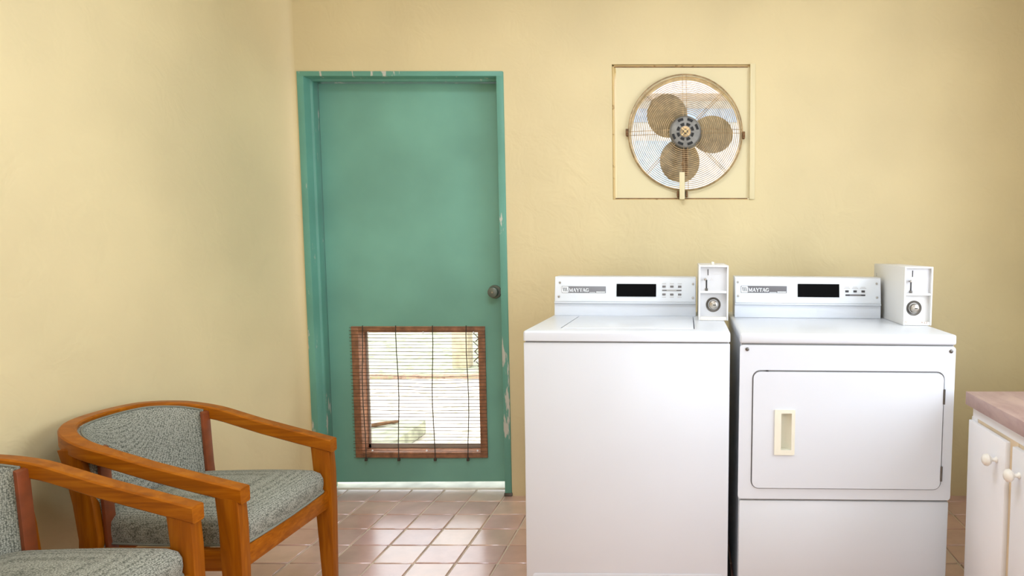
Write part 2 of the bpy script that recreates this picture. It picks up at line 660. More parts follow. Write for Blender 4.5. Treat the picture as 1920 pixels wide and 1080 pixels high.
LY = YB + 0.110      # room face of the leaf
WX0, WX1, WZ0, WZ1 = -1.627, -0.981, 0.152, 0.800    # window casing outer edges
leaf = MB()
a, b = DX0 + FW + 0.006, DX1 - FW - 0.006
leaf.ring([(a, LY, 0.028), (b, LY, 0.032), (b, LY, DZ - 0.028), (a, LY, DZ - 0.028)],
          [(WX0 + 0.02, LY, WZ0 + 0.02), (WX1 - 0.02, LY, WZ0 + 0.02), (WX1 - 0.02, LY, WZ1 - 0.02), (WX0 + 0.02, LY, WZ1 - 0.02)], (0, 0.04, 0))
leaf_o = leaf.build('door_leaf', 'door_paint', door)
knob = MB().lathe([(0.0, -0.046), (0.016, -0.046), (0.0235, -0.042), (0.0255, -0.034), (0.022, -0.024), (0.012, -0.018), (0.012, -0.007),
                   (0.0315, -0.006), (0.033, -0.001), (0.033, 0.002)], (-0.930, LY, 0.967), (0, 1, 0)).build('door_knob', 'knob_steel', leaf_o)
MB().lathe([(0, -0.0475), (0.004, -0.0475), (0.0045, -0.045)], (-0.930, LY, 0.967), (0, 1, 0), 12).build('keyhole', 'steel', leaf_o)
# wooden window casing in the leaf, deep reveal to the outside
cw = 0.034
MB().box(WX0, WX0 + cw, LY - 0.008, LY + 0.078, WZ0, WZ1, 0.002).build('window_casing', 'window_wood', leaf_o)
MB().box(WX1 - cw, WX1, LY - 0.008, LY + 0.078, WZ0, WZ1, 0.002).build('window_casing', 'window_wood', leaf_o)
MB().box(WX0 + cw, WX1 - cw, LY - 0.008, LY + 0.078, WZ1 - 0.029, WZ1, 0.002).build('window_casing', 'window_wood', leaf_o)
MB().box(WX0 + cw, WX1 - cw, LY - 0.008, LY + 0.078, WZ0, WZ0 + 0.028, 0.002).build('window_casing', 'window_wood', leaf_o)
sf = MB()
sf.box(WX0 + cw, WX0 + cw + 0.010, LY + 0.064, LY + 0.074, WZ0 + 0.028, WZ1 - 0.029)
sf.box(WX1 - cw - 0.010, WX1 - cw, LY + 0.064, LY + 0.074, WZ0 + 0.028, WZ1 - 0.029)
sf.box(WX0 + cw, WX1 - cw, LY + 0.064, LY + 0.074, WZ0 + 0.028, WZ0 + 0.05)
sf.build('screen_frame', 'screen_grey', leaf_o)

# bamboo blind hung over the opening: one rod after another on four strings
blind = empty('bamboo_blind', ((WX0 + WX1) / 2, LY - 0.016, WZ0))
tag(blind, 'thin brown bamboo slat blind hung over the square window low in the green door', 'blind')
BW, BH = WX1 - WX0 + 0.008, WZ1 - WZ0
NS = 39
cords = [-0.265, -0.098, 0.072, 0.24]
for i in range(NS):
    z = 0.004 + (BH - 0.008) * i / (NS - 1)
    pts = []
    ph, amp = random.uniform(0, 6.28), random.uniform(0.0006, 0.0026)
    for k in range(13):
        u = k / 12
        dip = -0.006 * math.exp(-((i - 22) / 2.2) ** 2) * math.sin(PI * min(1, max(0, (u - 0.38) / 0.5)))
        pts.append(((u - 0.5) * BW + random.uniform(-0.001, 0.001), random.uniform(-0.001, 0.001), z + amp * math.sin(ph + u * 5.0) + dip))
    MB().tube(pts, random.uniform(0.0011, 0.0016), 5).build('slat', 'slat_wood', blind)
for x in cords:
    pts = []
    for k in range(16):
        u = k / 15
        pts.append((x + 0.004 * math.sin(u * 7 + x * 20) - 0.006 * (1 - u), -0.004 + 0.002 * (k % 2), -0.006 + (BH + 0.012) * u))
    co = MB().tube(pts, 0.0021, 6).build('cord', 'cord_dark', blind)
    MB().box(pts[0][0] - 0.006, pts[0][0] + 0.006, -0.008, 0.004, -0.012, 0.002, 0.002).build('knot', 'cord_dark', co)
for x, z in ((-0.235, BH - 0.028), (0.03, BH - 0.028), (0.272, BH - 0.028), (-0.235, 0.04), (0.03, 0.04), (0.278, 0.04)):
    MB().lathe([(0, -0.006), (0.004, -0.004), (0.0045, 0.0), (0, 0.004)], (x, -0.002, z), (0, 1, 0), 10).build('pin', 'print_white', blind)

# ------------------------------------------------------------------ wall fan
fan = empty('wall_fan', (-0.012, YB, FZ0))
tag(fan, 'round caged exhaust fan with three taupe blades set in a square cream wall panel', 'fan')
OX, OZ = -0.012, FZ0
fc = 1.703 - OZ     # hub height in local coordinates


def sq_loop(x0, x1, z0, z1, cx, cz, y, n=64):
    angs = sorted([2 * PI * k / n for k in range(n)] + [math.atan2(zz - cz, xx - cx) % (2 * PI) for xx in (x0, x1) for zz in (z0, z1)])
    out = []
    for a in angs:
        dx, dz = math.cos(a), math.sin(a)
        t = min(((x1 if dx > 0 else x0) - cx) / dx if abs(dx) > 1e-9 else 1e9, ((z1 if dz > 0 else z0) - cz) / dz if abs(dz) > 1e-9 else 1e9)
        out.append((cx + dx * t, y, cz + dz * t))
    return angs, out


px0, px1, pz0, pz1 = -0.329 - OX, 0.283 - OX, 1.406 - OZ, 1.999 - OZ
angs, outer = sq_loop(px0, px1, pz0, pz1, 0, fc, 0.012)
RH = 0.256
inner = [(RH * math.cos(t), 0.012, fc + RH * math.sin(t)) for t in angs]
MB().ring(outer, inner, (0, 0.004, 0)).build('panel', 'fan_panel_paint', fan)
# frame of the opening: strips, the darker ones coloured for recess shade
fr = [(-0.346 - OX, 0.292 - OX)]
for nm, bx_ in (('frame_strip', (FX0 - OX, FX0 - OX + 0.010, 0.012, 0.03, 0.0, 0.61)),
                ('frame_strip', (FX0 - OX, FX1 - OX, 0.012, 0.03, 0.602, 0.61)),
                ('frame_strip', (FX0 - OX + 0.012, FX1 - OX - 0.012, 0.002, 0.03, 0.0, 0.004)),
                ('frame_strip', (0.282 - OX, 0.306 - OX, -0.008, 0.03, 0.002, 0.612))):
    MB().box(*bx_, 0.002).build(nm, 'fan_frame_shaded' if bx_[0] < 0.2 else 'fan_panel_paint', fan)
MB().box(FX0 - OX + 0.012, FX1 - OX - 0.018, 0.006, 0.012, 0.004, 0.0085).build('gap_shade', 'rust_brown', fan)  # dark rusty line painted in for the shaded gap under the panel
MB().box(FX0 - OX + 0.010, FX1 - OX - 0.020, 0.008, 0.014, 0.5985, 0.602).build('gap_shade', 'rust_brown', fan)  # dark strip painted in as shade along the panel's top edge
sh = MB()
sh.lathe([(0.262, -0.004), (0.266, 0.004), (0.262, 0.010), (RH, 0.018), (RH - 0.004, 0.03), (RH - 0.004, 0.065), (RH - 0.001, 0.065), (RH - 0.001, 0.024)], (0, 0.012, fc), (0, 1, 0), 72)
sh.build('shroud', 'fan_ring', fan)
guard = MB().tube([(0.259 * math.cos(2 * PI * k / 72), -0.006, fc + 0.259 * math.sin(2 * PI * k / 72)) for k in range(72)], 0.0032, 6, True).build('guard_rim', 'fan_wire', fan)
NR = 21


def gy(r):
    return -0.006 - 0.030 * (1 - (r / 0.26) ** 2)


for i in range(NR):
    r = 0.082 + (0.249 - 0.082) * i / (NR - 1)
    MB().tube([(r * math.cos(2 * PI * k / 60), gy(r), fc + r * math.sin(2 * PI * k / 60)) for k in range(60)], 0.0016, 5, True).build('guard_ring', 'fan_wire', guard)
for j in range(8):
    a = PI / 4 * j + 0.02
    gap = 0.0085 if j % 2 == 0 else 0.0045
    for sgn in (-1, 1):
        pts = []
        for k in range(7):
            r = 0.070 + (0.259 - 0.070) * k / 6
            pts.append((r * math.cos(a) - sgn * gap * math.sin(a), gy(r) + 0.002, fc + r * math.sin(a) + sgn * gap * math.cos(a)))
        MB().tube(pts, 0.0014, 5).build('guard_spoke', 'fan_wire', guard)

# blades: pitched paddles
for bi, ang in enumerate((134, 2, 258)):
    a = math.radians(ang)
    er = Vector((math.cos(a), 0, math.sin(a)))
    et = Vector((-math.sin(a), 0, math.cos(a)))
    ey = Vector((0, 1, 0))
    m = MB()
    nu, nv = 14, 12
    grid = []
    for iu in range(nu + 1):
        u = iu / nu
        r = 0.030 + 0.190 * math.sin(u * PI / 2)
        hw = 0.098 * math.sqrt(max(0.0, 1 - ((r - 0.122) / 0.0985) ** 2)) + 0.0015
        if r < 0.09:
            hw = max(hw, 0.045)
        row = []
        for iv in range(nv + 1):
            v = -1 + 2 * iv / nv
            off = 0.0
            t = v * hw + off
            pitch = 0.42 - 0.12 * u
            y = 0.060 + t * math.sin(pitch) + 0.010 * v * v
            row.append(er * r + et * (t * math.cos(pitch)) + ey * y + Vector((0, 0, fc)))
        grid.append(row)
    vs = [[[m.bm.verts.new(p + ey * dd) for p in row] for row in grid] for dd in (0, 0.003)]
    for layer in vs:
        for iu in range(nu):
            for iv in range(nv):
                m.bm.faces.new((layer[iu][iv], layer[iu + 1][iv], layer[iu + 1][iv + 1], layer[iu][iv + 1]))
    rim = [(iu, 0) for iu in range(nu + 1)] + [(nu, iv) for iv in range(1, nv + 1)] + [(iu, nv) for iu in range(nu - 1, -1, -1)] + [(0, iv) for iv in range(nv - 1, 0, -1)]
    for k in range(len(rim)):
        (i0, j0), (i1, j1) = rim[k], rim[(k + 1) % len(rim)]
        m.bm.faces.new((vs[0][i0][j0], vs[0][i1][j1], vs[1][i1][j1], vs[1][i0][j0]))
    m.build('blade', 'fan_blade', fan)

# motor with slotted end bell
mo = MB().lathe([(0.0, -0.030), (0.060, -0.030), (0.069, -0.026), (0.073, -0.018), (0.073, 0.040), (0.05, 0.052), (0.03, 0.056), (0.03, 0.075), (0.0, 0.075)],
                (0.0, 0, fc), (0, 1, 0), 48).build('motor', 'motor_grey', fan)
for k in range(8):
    a0 = 2 * PI * (k + 0.5) / 8
    if k in (2,):
        pass
    pts_o, pts_i = [], []
    for q in range(6):
        t = a0 + (q / 5 - 0.5) * 0.44
        pts_o.append((0.062 * math.cos(t), -0.0325, fc + 0.062 * math.sin(t)))
        pts_i.append((0.051 * math.cos(t), -0.0325, fc + 0.051 * math.sin(t)))
    if k in (1, 2, 5, 6, 0, 4):
        MB().prism(pts_o + pts_i[::-1], (0, 0.003, 0)).build('vent_slot', 'black', mo)
for k in range(8):
    a0 = 2 * PI * (k + 0.5) / 8
    pts_o, pts_i = [], []
    for q in range(5):
        t = a0 + (q / 4 - 0.5) * 0.5
        pts_o.append((0.040 * math.cos(t), -0.0322, fc + 0.040 * math.sin(t)))
        pts_i.append((0.028 * math.cos(t), -0.0322, fc + 0.028 * math.sin(t)))
    MB().prism(pts_o + pts_i[::-1], (0, 0.003, 0)).build('vent_slot', 'black', mo)
MB().lathe([(0.012, -0.031), (0.024, -0.031), (0.024, -0.036), (0.017, -0.037), (0.012, -0.036)], (0, 0, fc), (0, 1, 0), 24).build('hub_ring', 'fan_wire', mo)
m = MB()
for a in (PI / 4, 3 * PI / 4):
    d = Vector((math.cos(a), 0, math.sin(a)))
    m.obox(Vector((0, -0.035, fc)) - d * 0.024, Vector((0, -0.035, fc)) + d * 0.024, 0.005, 0.004, (0, 1, 0))
m.lathe([(0, -0.044), (0.006, -0.043), (0.008, -0.038), (0.008, -0.032)], (0, 0, fc), (0, 1, 0), 14)
m.build('shaft_nut', 'fan_ring', mo)
# carrying bracket below the motor, cream support bar, cable and clips
br = MB()
br.prism([(-0.014, 0.0, fc - 0.070), (0.014, 0.0, fc - 0.070), (0.008, 0.0, 0.11), (-0.014, 0.0, 0.11)], (0, 0.006, 0))
br.tube([(0.012, -0.012, fc - 0.074), (0.006, -0.02, fc - 0.09), (-0.008, -0.016, fc - 0.12), (-0.016, -0.012, fc - 0.15)], 0.004, 6)
br.tube([(-0.012, -0.014, fc - 0.125), (0.0, -0.022, fc - 0.108), (0.012, -0.014, fc - 0.125)], 0.0045, 6)
br.build('motor_bracket', 'rust_brown', fan)
MB().box(-0.027, -0.003, -0.034, 0.02, 0.000, 0.123, 0.0015).build('support_bar', 'fan_panel_paint', fan)
for cx_, cz_ in ((-0.266, fc), (0.266, fc - 0.012)):
    cl = MB().box(cx_ - 0.006, cx_ + 0.006, -0.014, 0.012, cz_ - 0.016, cz_ + 0.016, 0.003)
    cl.lathe([(0, -0.02), (0.005, -0.019), (0.006, -0.014)], (cx_, 0, cz_), (0, 1, 0), 10)
    cl.build('guard_clip', 'rust_brown', fan)
for cx_ in (-0.034, 0.006):
    MB().box(cx_ - 0.005, cx_ + 0.005, -0.012, 0.014, 0.012, 0.040, 0.003).build('guard_clip', 'rust_brown', fan)
for cx_, cz_ in ((px0 + 0.02, pz0 + 0.018), (px1 - 0.02, pz0 + 0.018), (px0 + 0.02, pz1 - 0.018), (px1 - 0.02, pz1 - 0.018)):
    MB().lathe([(0, 0.0145), (0.004, 0.015), (0.005, 0.0185)], (cx_, 0, cz_), (0, 1, 0), 10).build('screw', 'fan_ring', fan)


# ------------------------------------------------------------------ lettering: slab-serif capitals from strokes
def letter_polys(ch):
    P = []

    def st(x0, y0, x1, y1, w):
        d = Vector((x1 - x0, y1 - y0))
        n = Vector((-d.y, d.x)).normalized() * w / 2
        P.append([(x0 + n.x, y0 + n.y), (x0 - n.x, y0 - n.y), (x1 - n.x, y1 - n.y), (x1 + n.x, y1 + n.y)])

    def rc(x0, x1, y0, y1):
        P.append([(x0, y0), (x1, y0), (x1, y1), (x0, y1)])
    if ch == 'M':
        rc(0.08, 0.18, 0, 1); rc(0.82, 1.06, 0, 1); st(0.16, 0.98, 0.54, 0.06, 0.24); st(0.54, 0.06, 0.88, 0.98, 0.12)
        rc(0, 0.28, 0, 0.08); rc(0.72, 1.16, 0, 0.08); rc(0, 0.2, 0.92, 1); rc(0.9, 1.16, 0.92, 1); w = 1.16
    elif ch == 'A':
        st(0.12, 0.02, 0.46, 0.98, 0.10); st(0.46, 0.98, 0.82, 0.02, 0.24); rc(0.24, 0.68, 0.28, 0.37)
        rc(0, 0.28, 0, 0.08); rc(0.6, 0.98, 0, 0.08); w = 0.98
    elif ch == 'Y':
        rc(0.36, 0.60, 0, 0.5); st(0.12, 0.96, 0.48, 0.44, 0.24); st(0.86, 0.96, 0.50, 0.44, 0.10)
        rc(0, 0.34, 0.92, 1); rc(0.68, 0.98, 0.92, 1); rc(0.24, 0.72, 0, 0.08); w = 0.94
    elif ch == 'T':
        rc(0.32, 0.56, 0, 1); rc(0.02, 0.86, 0.88, 1); rc(0.02, 0.09, 0.66, 1); rc(0.79, 0.86, 0.66, 1); rc(0.2, 0.68, 0, 0.08); w = 0.88
    elif ch == 'G':
        for k in range(10):
            a0, a1 = math.radians(50 + 26 * k), math.radians(50 + 26 * (k + 1))
            ww = 0.13 + 0.11 * abs(math.cos((a0 + a1) / 2))
            st(0.47 + 0.37 * math.cos(a0), 0.5 + 0.44 * math.sin(a0), 0.47 + 0.37 * math.cos(a1), 0.5 + 0.44 * math.sin(a1), ww)
        rc(0.62, 0.86, 0.06, 0.46); rc(0.5, 0.98, 0.40, 0.48); rc(0.78, 0.86, 0.66, 0.96); w = 1.0
    return P, w


def add_badge(panel, x0, x1, z0, z1, y, dark):
    """grey name plate with a white mark, the name in white capitals and a white line"""
    bd = MB().box(x0, x1, y - 0.0025, y + 0.001, z0, z1, 0.0008).build('badge', 'badge_dark_grey' if dark else 'badge_grey', panel)
    return bd


def badge_print(root, x0, x1, z0, z1, y):
    h = z1 - z0
    yy = y - 0.0032
    lg = MB()
    lg.prism(rrect(x0 + 0.0012, x0 + h * 0.98, z0 + 0.0014, z1 - 0.0014, 0.003, yy, 4), (0, 0.001, 0))
    lg.build('logo_square', 'print_white', root)
    mk = MB()
    s = h * 0.9
    bx0, bz0 = x0 + h * 0.17, z0 + h * 0.24
    for q in range(3):
        u0 = bx0 + q * s * 0.25
        mk.prism([(u0, yy - 0.0008, bz0 + s * 0.6), (u0 + s * 0.10, yy - 0.0008, bz0 + s * 0.6), (u0 + s * 0.25, yy - 0.0008, bz0), (u0 + s * 0.15, yy - 0.0008, bz0)], (0, 0.0006, 0))
        mk.prism([(u0 - s * 0.04, yy - 0.0008, bz0 + s * 0.6), (u0 + s * 0.14, yy - 0.0008, bz0 + s * 0.6), (u0 + s * 0.14, yy - 0.0008, bz0 + s * 0.54), (u0 - s * 0.04, yy - 0.0008, bz0 + s * 0.54)], (0, 0.0006, 0))
    mk.build('logo_mark', 'print_dark', root)
    tx = MB()
    x = x0 + h * 1.06
    lh = h * 0.56
    zb = z0 + h * 0.16
    for ch in 'MAYTAG':
        ps, w = letter_polys(ch)
        for p in ps:
            tx.prism([(x + a * lh * 0.90, yy, zb + b_ * lh) for a, b_ in p], (0, 0.0012, 0))
        x += (w - 0.02) * lh * 0.90
    tx.build('lettering', 'print_white', root)
    ln = MB()
    ln.prism([(x + 0.002, yy, z0 + 0.002), (x1 - 0.040, yy, z0 + 0.002), (x1 - 0.040, yy, z0 + 0.0036), (x + 0.002, yy, z0 + 0.0036)], (0, 0.001, 0))
    for q in range(8):
        u = x1 - 0.036 + q * 0.0042
        ln.prism([(u, yy, z0 + 0.0022), (u + 0.0034, yy, z0 + 0.0022), (u + 0.0034, yy, z0 + 0.0064), (u, yy, z0 + 0.0064)], (0, 0.001, 0))
    ln.build('small_print', 'print_white', root)


def screw_at(root, x, y, z, r=0.0042, mat='steel'):
    return MB().lathe([(0, -0.004), (r * 0.7, -0.0036), (r, -0.0018), (r, 0.001)], (x, y, z), (0, 1, 0), 12).build('screw', mat, root)


def coin_box(root, x0, x1, y0, y1, z0, z1, zm, name='coin_box', tint='coin_box_paint', lock_dx=0.0):
    """open-faced steel coin meter: upper slot compartment, lower lock compartment"""
    t = 0.006
    cb = MB()
    cb.box(x0, x0 + t, y0, y1, z0, z1, 0.0015)
    cb.box(x1 - t, x1, y0, y1, z0, z1, 0.0015)
    cb.box(x0 + t, x1 - t, y0, y1, z1 - t, z1, 0.0012)
    cb.box(x0 + t, x1 - t, y0 + 0.002, y0 + 0.03, zm - 0.004, zm + 0.004, 0.0012)
    cb.box(x0 + t, x1 - t, y1 - 0.006, y1, z0, z1 - t)
    box_o = cb.build(name, tint, root)
    MB().box(x0 + t, x1 - t, y0 + 0.001, y0 + 0.05, z0, z0 + 0.013, 0.002).build('sill', 'coin_box_edge', box_o)
    MB().box(x0 + t, x1 - t, y0 + 0.012, y0 + 0.016, zm + 0.004, z1 - t).build('slot_plate', 'coin_plate', box_o)
    MB().box(x0 + t, x1 - t, y0 + 0.018, y0 + 0.024, z0 + 0.013, zm - 0.004).build('lock_plate', 'coin_plate' if lock_dx == 0 else tint, box_o)
    w = x1 - x0
    MB().box(x0 + w * 0.30, x0 + w * 0.325, y0 + 0.0105, y0 + 0.013, z1 - 0.036, z1 - 0.014).build('coin_slot', 'black', box_o)
    MB().box(x0 + w * 0.245, x0 + w * 0.285, y0 + 0.0105, y0 + 0.013, zm + 0.010, zm + 0.044).build('slide_slot', 'black', box_o)
    MB().lathe([(0, -0.012), (0.0035, -0.011), (0.0048, -0.006), (0.0035, -0.001), (0.002, 0.012)], (x0 + w * 0.22, y0 + 0.004, zm + 0.046), (0, 1, 0), 14).build('slide_knob', 'steel', box_o)
    MB().box(x0 + w * 0.22, x0 + w * 0.31, y0 + 0.006, y0 + 0.013, zm + 0.004, zm + 0.013, 0.001).build('coin_return', 'steel_dark', box_o)
    lx, lz = (x0 + x1) / 2 + lock_dx, (z0 + zm) / 2 + 0.005
    cup = MB().lathe([(0.0268, 0.003), (0.0268, -0.001), (0.0255, -0.002), (0.021, 0.0), (0.0165, 0.001)], (lx, y0 + 0.0175, lz), (0, 1, 0), 28).build('lock_cup', 'steel_dark', box_o)
    MB().lathe([(0, -0.016), (0.010, -0.016), (0.0145, -0.0135), (0.0165, -0.006), (0.0165, 0.004)], (lx, y0 + 0.0175, lz), (0, 1, 0), 28).build('lock', 'steel', box_o)
    MB().box(lx - 0.002, lx + 0.008, y0 + 0.0004, y0 + 0.0017, lz - 0.0015, lz + 0.0015).build('keyhole', 'black', box_o)
    MB().box(x0 + w * 0.42, x0 + w * 0.74, y0 + 0.0112, y0 + 0.0125, z1 - 0.032, z1 - 0.030).build('faded_print', 'print_pale', box_o)
    MB().prism([(x0 + w * 0.38, y0 + 0.0112, zm + 0.042), (x0 + w * 0.5, y0 + 0.0112, zm + 0.042), (x0 + w * 0.44, y0 + 0.0112, zm + 0.052)], (0, 0.001, 0)).build('faded_print', 'print_pale', box_o)
    return box_o


def console(root, x0, x1, y0, z0, z1):
    """sloped back console with a control panel; returns the panel object and a function giving its front y at a height"""
    zf = z0 + (z1 - z0) * 0.34
    top_back = 0.016
    prof = [(y0, z0), (y0 + 0.006, zf - 0.003), (y0 + 0.001, zf), (y0 + 0.001 + top_back * 0.9, z1 - 0.004), (y0 + 0.004 + top_back, z1), (y0 + 0.13, z1), (y0 + 0.13, z0)]
    body = MB().prism([(x0, y, z) for y, z in prof], (x1 - x0, 0, 0), 0.0015).build('console', 'white_enamel', root)
    fy = lambda z: y0 + 0.001 + top_back * 0.9 * (z - zf) / (z1 - 0.004 - zf)
    za, zb = zf + 0.004, z1 - 0.004
    pn = MB()
    pn.prism([(x0 + 0.002, fy(za) - 0.003, za), (x0 + 0.002, fy(zb) - 0.003, zb), (x0 + 0.002, fy(zb) + 0.002, zb), (x0 + 0.002, fy(za) + 0.002, za)], (x1 - x0 - 0.004, 0, 0), 0.001)
    panel = pn.build('control_panel', 'white_panel', root)
    # thin rolled lip under the panel
    MB().box(x0, x1, fy(zf) - 0.005, fy(zf) + 0.003, zf - 0.0035, zf + 0.0025, 0.0015).build('panel_lip', 'white_enamel', root)
    return panel, (lambda z: fy(z) - 0.003)


# ------------------------------------------------------------------ washer
WX = -0.198
washer = empty('washing_machine', (WX, 2.13, 0), (0, math.radians(0.35), 0))
tag(washer, 'white top-loading coin washing machine with plain front, beside the green door', 'washing machine')
hw = 0.325
body = MB()
body.box(-hw + 0.003, -hw + 0.010, 0.012, 0.66, 0.03, 0.888)
body.box(hw - 0.010, hw - 0.003, 0.012, 0.66, 0.03, 0.888)
body.box(-hw + 0.010, hw - 0.010, 0.65, 0.66, 0.03, 0.888)
body.box(-hw + 0.010, hw - 0.010, 0.03, 0.65, 0.03, 0.05)
body.build('body', 'white_enamel', washer)
MB().box(-hw, hw, 0.0, 0.012, 0.020, 0.884, 0.004).build('front_panel', 'white_enamel', washer)
MB().box(-hw + 0.006, hw - 0.006, 0.006, 0.03, 0.884, 0.889).build('top_gap', 'gap_dark', washer)
# embossed crease low on the front
MB().prism(rrect(-hw + 0.022, hw - 0.018, 0.04, 0.132, 0.006, -0.0012, 4), (0, 0.003, 0)).build('kick_panel', 'white_enamel', washer)
tp = MB()
o_ = [(-hw - 0.001, -0.003), (hw + 0.001, -0.003), (hw + 0.001, 0.66), (-hw - 0.001, 0.66)]
LX0, LX1, LY0, LY1 = -0.222, 0.214, 0.072, 0.440
i_ = [(LX0, LY0), (LX1, LY0), (LX1, LY1), (LX0, LY1)]
tp.ring([(x, y, 0.889) for x, y in o_], [(x, y, 0.889) for x, y in i_], (0, 0, 0.032))
eds = [e for e in tp.bm.edges if all(abs(abs(v.co.x) - hw - 0.001) < 1e-4 or abs(v.co.y + 0.003) < 1e-4 for v in e.verts) and
       (abs(e.verts[0].co.z - 0.921) < 1e-4 or abs(e.verts[1].co.z - 0.921) < 1e-4)]
bmesh.ops.bevel(tp.bm, geom=eds, offset=0.008, segments=3, profile=0.5, affect='EDGES')
tp.build('top_deck', 'white_enamel', washer)
MB().box(LX0 - 0.01, LX1 + 0.01, LY0 - 0.01, LY1 + 0.01, 0.893, 0.897).build('lid_well', 'gap_dark', washer)
lid = MB().box(LX0 + 0.0025, LX1 - 0.0025, LY0 + 0.002, LY1 - 0.003, 0.899, 0.9225, 0.005, 3).build('lid', 'white_enamel', washer)
panel, fy = console(washer, -0.318, 0.222, 0.468, 0.921, 1.069)
WL = lambda x: x - WX           # world x to washer-local x
add_badge(panel, WL(-0.488), WL(-0.320), 1.007, 1.033, fy(1.02), False)
badge_print(panel, WL(-0.488), WL(-0.320), 1.007, 1.033, fy(1.02) - 0.001)
MB().prism([(WL(-0.279), fy(0.995) - 0.003, 0.995), (WL(-0.128), fy(0.995) - 0.003, 0.995), (WL(-0.128), fy(1.043) - 0.003, 1.043), (WL(-0.279), fy(1.043) - 0.003, 1.043)], (0, 0.004, 0)).build('display', 'display_black', panel)
for zz in (1.034, 1.004):
    for xx in (-0.098, -0.068, -0.038):
        MB().box(WL(xx) - 0.0065, WL(xx) + 0.0065, fy(zz) - 0.003, fy(zz) + 0.002, zz - 0.004, zz + 0.0035, 0.001).build('button', 'print_mid', panel)
        for q in range(2):
            lz_ = zz + (0.0105 if zz > 1.02 else -0.0105)
        MB().box(WL(xx) - 0.008, WL(xx) + 0.008, fy(lz_) - 0.0006, fy(lz_) + 0.001, lz_ - 0.001, lz_ + 0.001).build('small_print', 'print_pale', panel)
MB().box(WL(-0.105), WL(-0.031), fy(1.019) - 0.0012, fy(1.019) + 0.001, 1.0165, 1.0215).build('print_bar', 'print_mid', panel)
MB().box(WL(-0.088), WL(-0.050), fy(1.019) - 0.0018, fy(1.019) + 0.001, 1.0172, 1.0208).build('small_print', 'print_pale', panel)
for xx, zz in ((-0.496, 1.046), (-0.499, 0.993), (0.013, 1.044), (0.013, 0.991)):
    screw_at(panel, WL(xx), fy(zz), zz)
coin_box(washer, WL(0.032), WL(0.139), 0.315, 0.64, 0.9215, 1.120, 1.024)
kp = MB().lathe([(0, 0.012), (0.006, 0.010), (0.007, 0.0)], (WL(0.085), 0.42, 1.120), (0, 0, 1), 12).build('top_bolt', 'cream_plastic', washer)

# ------------------------------------------------------------------ dryer
DXC = 0.4985
dryer = empty('tumble_dryer', (DXC, 2.14, 0), (0, math.radians(0.5), 0))
tag(dryer, 'white coin tumble dryer with square front door and recessed cream handle', 'dryer')
hw = 0.3415
body = MB()
body.box(-hw + 0.003, -hw + 0.010, 0.014, 0.70, 0.03, 0.878)
body.box(hw - 0.010, hw - 0.003, 0.014, 0.70, 0.03, 0.878)
body.box(-hw + 0.010, hw - 0.010, 0.69, 0.70, 0.03, 0.878)
body.box(-hw + 0.010, hw - 0.010, 0.03, 0.69, 0.03, 0.05)
body.build('body', 'white_enamel', dryer)
DL = lambda x: x - DXC
d0, d1, dz0, dz1 = -0.2975, 0.3060, 0.4115, 0.7885
fo = rrect(-hw, hw, 0.3745, 0.8735, 0.010, 0.0)
fi = rrect(d0 - 0.004, d1 + 0.004, dz0 - 0.003, dz1 + 0.005, 0.026, 0.0)
fp = MB().ring(fo, fi, (0, 0.014, 0))
fp.build('front_panel', 'white_enamel', dryer)
MB().ring(rrect(d0 - 0.02, d1 + 0.02, dz0 - 0.02, dz1 + 0.02, 0.03, 0.0145), rrect(d0 + 0.02, d1 - 0.02, dz0 + 0.02, dz1 - 0.02, 0.03, 0.0145), (0, 0.004, 0)).build('door_well', 'badge_grey', dryer)
MB().ring(rrect(d0 - 0.0045, d1 + 0.0045, dz0 - 0.0035, dz1 + 0.0055, 0.026, 0.004), rrect(d0 - 0.0002, d1 + 0.0002, dz0 - 0.0002, dz1 + 0.0002, 0.022, 0.004), (0, 0.004, 0)).build('door_gap_ring', 'print_mid', dryer)  # grey ring added so the shaded door gap looks less dark
dd = MB()
hx0, hx1, hz0, hz1 = -0.2285, -0.1635, 0.521, 0.668
# door slab with an opening for the handle cup
dl = rrect(d0, d1, dz0, dz1, 0.022, -0.004)
import itertools
cxh, czh = (hx0 + hx1) / 2, (hz0 + hz1) / 2
dl_in = []
for p in dl:
    dx, dz = p[0] - cxh, p[2] - czh
    t = min(((hx1 - 0.006 if dx > 0 else hx0 + 0.006) - cxh) / dx if abs(dx) > 1e-9 else 1e9, ((hz1 - 0.006 if dz > 0 else hz0 + 0.006) - czh) / dz if abs(dz) > 1e-9 else 1e9)
    dl_in.append((cxh + dx * t, -0.004, czh + dz * t))
# use corner-exact inner loop
cor = [(hx1 - 0.006, hz1 - 0.006), (hx0 + 0.006, hz1 - 0.006), (hx0 + 0.006, hz0 + 0.006), (hx1 - 0.006, hz0 + 0.006)]
dl_in = []
for q in range(4):
    for k in range(7):
        a_, b_ = cor[q], cor[(q + 1) % 4]
        c_ = cor[q - 1]
        if k < 3:
            u = 0.5 - k / 6.0
            dl_in.append((a_[0] + (c_[0] - a_[0]) * u * 0.9, -0.004, a_[1] + (c_[1] - a_[1]) * u * 0.9))
        else:
            u = (k - 3) / 8.0
            dl_in.append((a_[0] + (b_[0] - a_[0]) * u, -0.004, a_[1] + (b_[1] - a_[1]) * u))
dd.ring(dl, dl_in, (0, 0.016, 0))
eds = [e for e in dd.bm.edges if all(abs(v.co.y + 0.004) < 1e-5 for v in e.verts) and all((v.co.x < d0 + 0.03 or v.co.x > d1 - 0.03 or v.co.z < dz0 + 0.001 or v.co.z > dz1 - 0.001) for v in e.verts) and len(e.link_faces) == 2 and any(abs(f.normal.y) < 0.5 for f in e.link_faces)]
door_o = dd.build('door', 'white_enamel', dryer)
